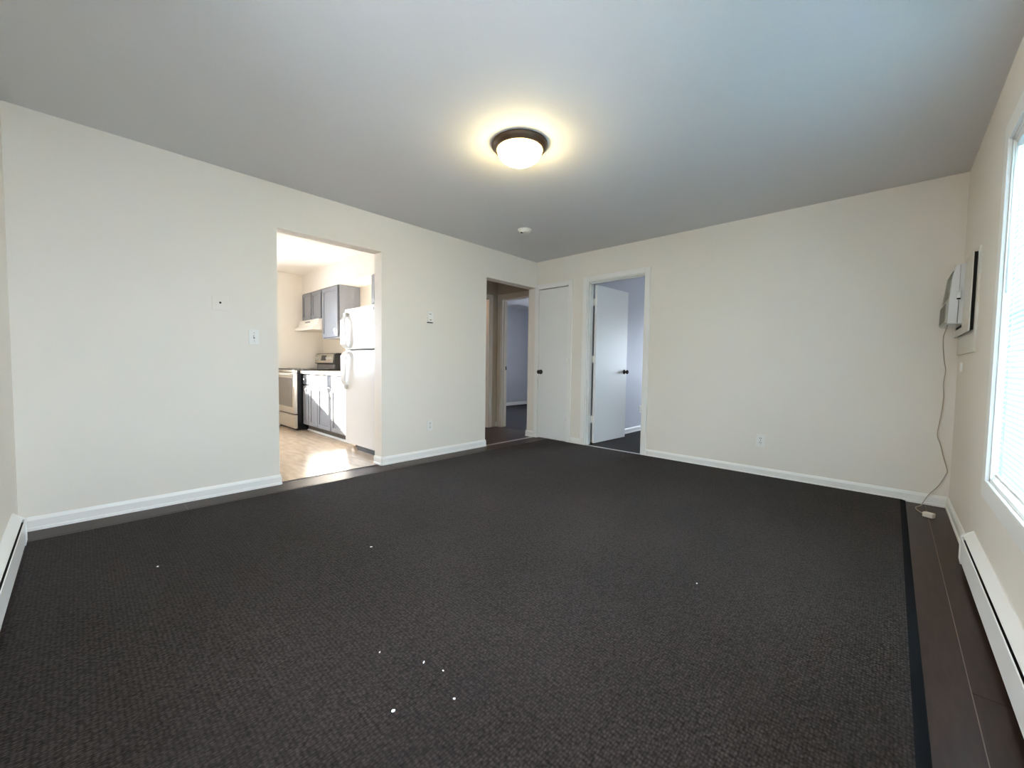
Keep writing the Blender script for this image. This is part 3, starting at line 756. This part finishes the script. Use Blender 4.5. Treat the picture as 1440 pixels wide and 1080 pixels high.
b = MB(); b.prism(bgp, SX0, SX1 - 0.002, 'x'); bgd = b.build('backguard', 'stoveblack', st, bevel=0.003)
b = MB(); b.prism([(-1.6665, 1.008), (-1.644, 1.150), (-1.640, 1.150), (-1.660, 1.008)], SX0 + 0.015, SX1 - 0.05, 'x'); b.build('control_panel', 'steel', bgd)
b = MB(); b.prism([(-1.634, 0.915), (-1.629, 0.982), (-1.622, 0.982), (-1.627, 0.915)], SX0 + 0.02, SX1 - 0.06, 'x'); b.build('lower_panel', 'gasket', bgd)
b = MB(); b.prism([(-1.663, 1.045), (-1.650, 1.130), (-1.646, 1.130), (-1.658, 1.045)], -3.20, -3.02, 'x'); b.build('display', 'display', bgd)
for xx in (-3.37, -3.28, -2.93, -2.84):
    b = MB(); b.lathe([(0.026, 0.0), (0.026, -0.008), (0.020, -0.012), (0.018, -0.034), (0.004, -0.036)], (xx, -1.657, 1.082), 'y', 18); b.build('knob', 'plastic', bgd)

# fridge
fr = thing(empty('fridge', (-0.75, -1.9, 0)), 'tall white top-freezer fridge just inside the kitchen opening', 'fridge')
FX0, FX1, FYF = -1.105, -0.380, -2.215
b = MB(); b.box(FX0 + 0.005, FX1 - 0.005, FYF + 0.075, KY - 0.03, 0.03, 1.640); b.build('body', 'fridge', fr, bevel=0.004)
b = MB(); b.box(FX0 + 0.012, FX1 - 0.012, FYF + 0.068, FYF + 0.076, 0.07, 1.635); b.build('gasket', 'gasket', fr)
b = MB(); b.box(FX0, FX1, FYF, FYF + 0.068, 1.170, 1.648); fd = b.build('freezer_door', 'fridge', fr, bevel=0.012, seg=3)
b = MB(); b.box(FX0, FX1, FYF, FYF + 0.068, 0.060, 1.158); rd = b.build('fridge_door', 'fridge', fr, bevel=0.012, seg=3)
b = MB(); b.box(FX0 + 0.25, FX1 - 0.01, FYF + 0.03, FYF + 0.07, 0.0, 0.06); b.build('kick_grille', 'stoveblack', fr)
for xx in (FX0 + 0.06, FX1 - 0.06):
    b = MB(); b.lathe([(0.018, 0.0), (0.018, 0.03)], (xx, FYF + 0.12, 0), 'z', 12); b.build('foot', 'stoveblack', fr)


def fridge_handle(z0, z1, wide_low, door):
    """flat grip standing off the door: tapers from the far end to a broad base at the door split"""
    xl = FX0 + 0.012
    n = 9; vs = []; 
    for i in range(n):
        t = i / (n - 1); z = z0 + (z1 - z0) * t
        wdt = 0.075 + 0.055 * ((1 - t) if wide_low else t)
        off = 0.006 + 0.034 * min(1.0, math.sin(PI * t) * 2.6)
        vs += [(xl, FYF - off - 0.020, z), (xl + wdt, FYF - off - 0.012, z), (xl + wdt, FYF - off, z), (xl, FYF - off, z)]
    fs = []
    for i in range(n - 1):
        for k in range(4): fs.append((i * 4 + k, i * 4 + (k + 1) % 4, (i + 1) * 4 + (k + 1) % 4, (i + 1) * 4 + k))
    fs += [(0, 1, 2, 3), ((n - 1) * 4, (n - 1) * 4 + 3, (n - 1) * 4 + 2, (n - 1) * 4 + 1)]
    k = MB(); k.add(vs, fs); o = k.build('handle', 'fridge', door, bevel=0.003)
    return o


hA = fridge_handle(1.185, 1.56, True, fd); hB = fridge_handle(0.75, 1.145, False, rd)
b = MB(); b.box(FX0 + 0.018, FX0 + 0.088, FYF - 0.030, FYF + 0.002, 1.555, 1.60); b.build('handle_mount', 'fridgegrey', hA, bevel=0.004)
b = MB(); b.box(FX0 + 0.018, FX0 + 0.088, FYF - 0.030, FYF + 0.002, 0.705, 0.755); b.build('handle_mount', 'fridgegrey', hB, bevel=0.004)
b = MB(); b.lathe([(0.014, 0.0), (0.013, -0.003), (0.002, -0.004)], (FX1 - 0.035, FYF, 1.600), 'y', 16); b.build('badge', 'fridgegrey', fd)

# ------------------------------------------------------------------ bits on the carpet
CH = 'white chips on the carpet'
chips = [((2.654, -3.787), 0.014, 0.009, 'largest white chip on the carpet, nearest the camera'),
         ((2.747, -3.638), 0.010, 0.006, 'second nearest white chip on the carpet, curled'),
         ((2.556, -3.615), 0.014, 0.005, 'slim white chip on the carpet in front of the tiny ones'),
         ((2.633, -3.593), 0.008, 0.004, 'tiny white chip on the carpet beside the slim one'),
         ((2.407, -3.694), 0.008, 0.004, 'tiny white chip on the carpet left of the slim one'),
         ((1.629, -3.317), 0.016, 0.005, 'thin white sliver on the carpet straight out from the kitchen opening'),
         ((1.099, -4.147), 0.013, 0.008, 'lone white chip on the carpet nearest the left wall heater'),
         ((3.043, -2.443), 0.008, 0.006, 'lone white chip on the carpet towards the window side')]
for i, ((x, y), lx, ly, lab) in enumerate(chips):
    a = random.uniform(0, PI); b = MB()
    pr = [(math.cos(t) * lx * 0.75 * (0.5 + 0.12 * ((k * 7) % 3)), math.sin(t) * ly * 0.75 * (0.6 + 0.1 * (k % 2))) for k, t in enumerate([2 * PI * j / 7 for j in range(7)])]
    pr = [(x + p[0] * math.cos(a) - p[1] * math.sin(a), y + p[0] * math.sin(a) + p[1] * math.cos(a)) for p in pr]
    b.prism(pr, CZ - 0.0005, CZ + 0.0025, 'z'); thing(b.build('paint_chip', 'chip'), lab, 'chip', CH)
b = MB(); b.lathe([(0.004, -0.0005), (0.008, 0.002), (0.006, 0.005), (0.002, 0.006)], (2.868, -2.974, CZ), 'z', 10)
thing(b.build('lint_ball', 'lint'), 'small black lint ball on the open carpet', 'lint')

# warm lamp in the bathroom
bd = bpy.data.lights.new('bathroom_bulb', 'POINT'); bd.energy = 3; bd.color = (1.0, 0.62, 0.30); bd.shadow_soft_size = 0.08
bo = bpy.data.objects.new('bathroom_bulb', bd); COL.objects.link(bo); bo.location = (-1.75, -0.02, 2.1)
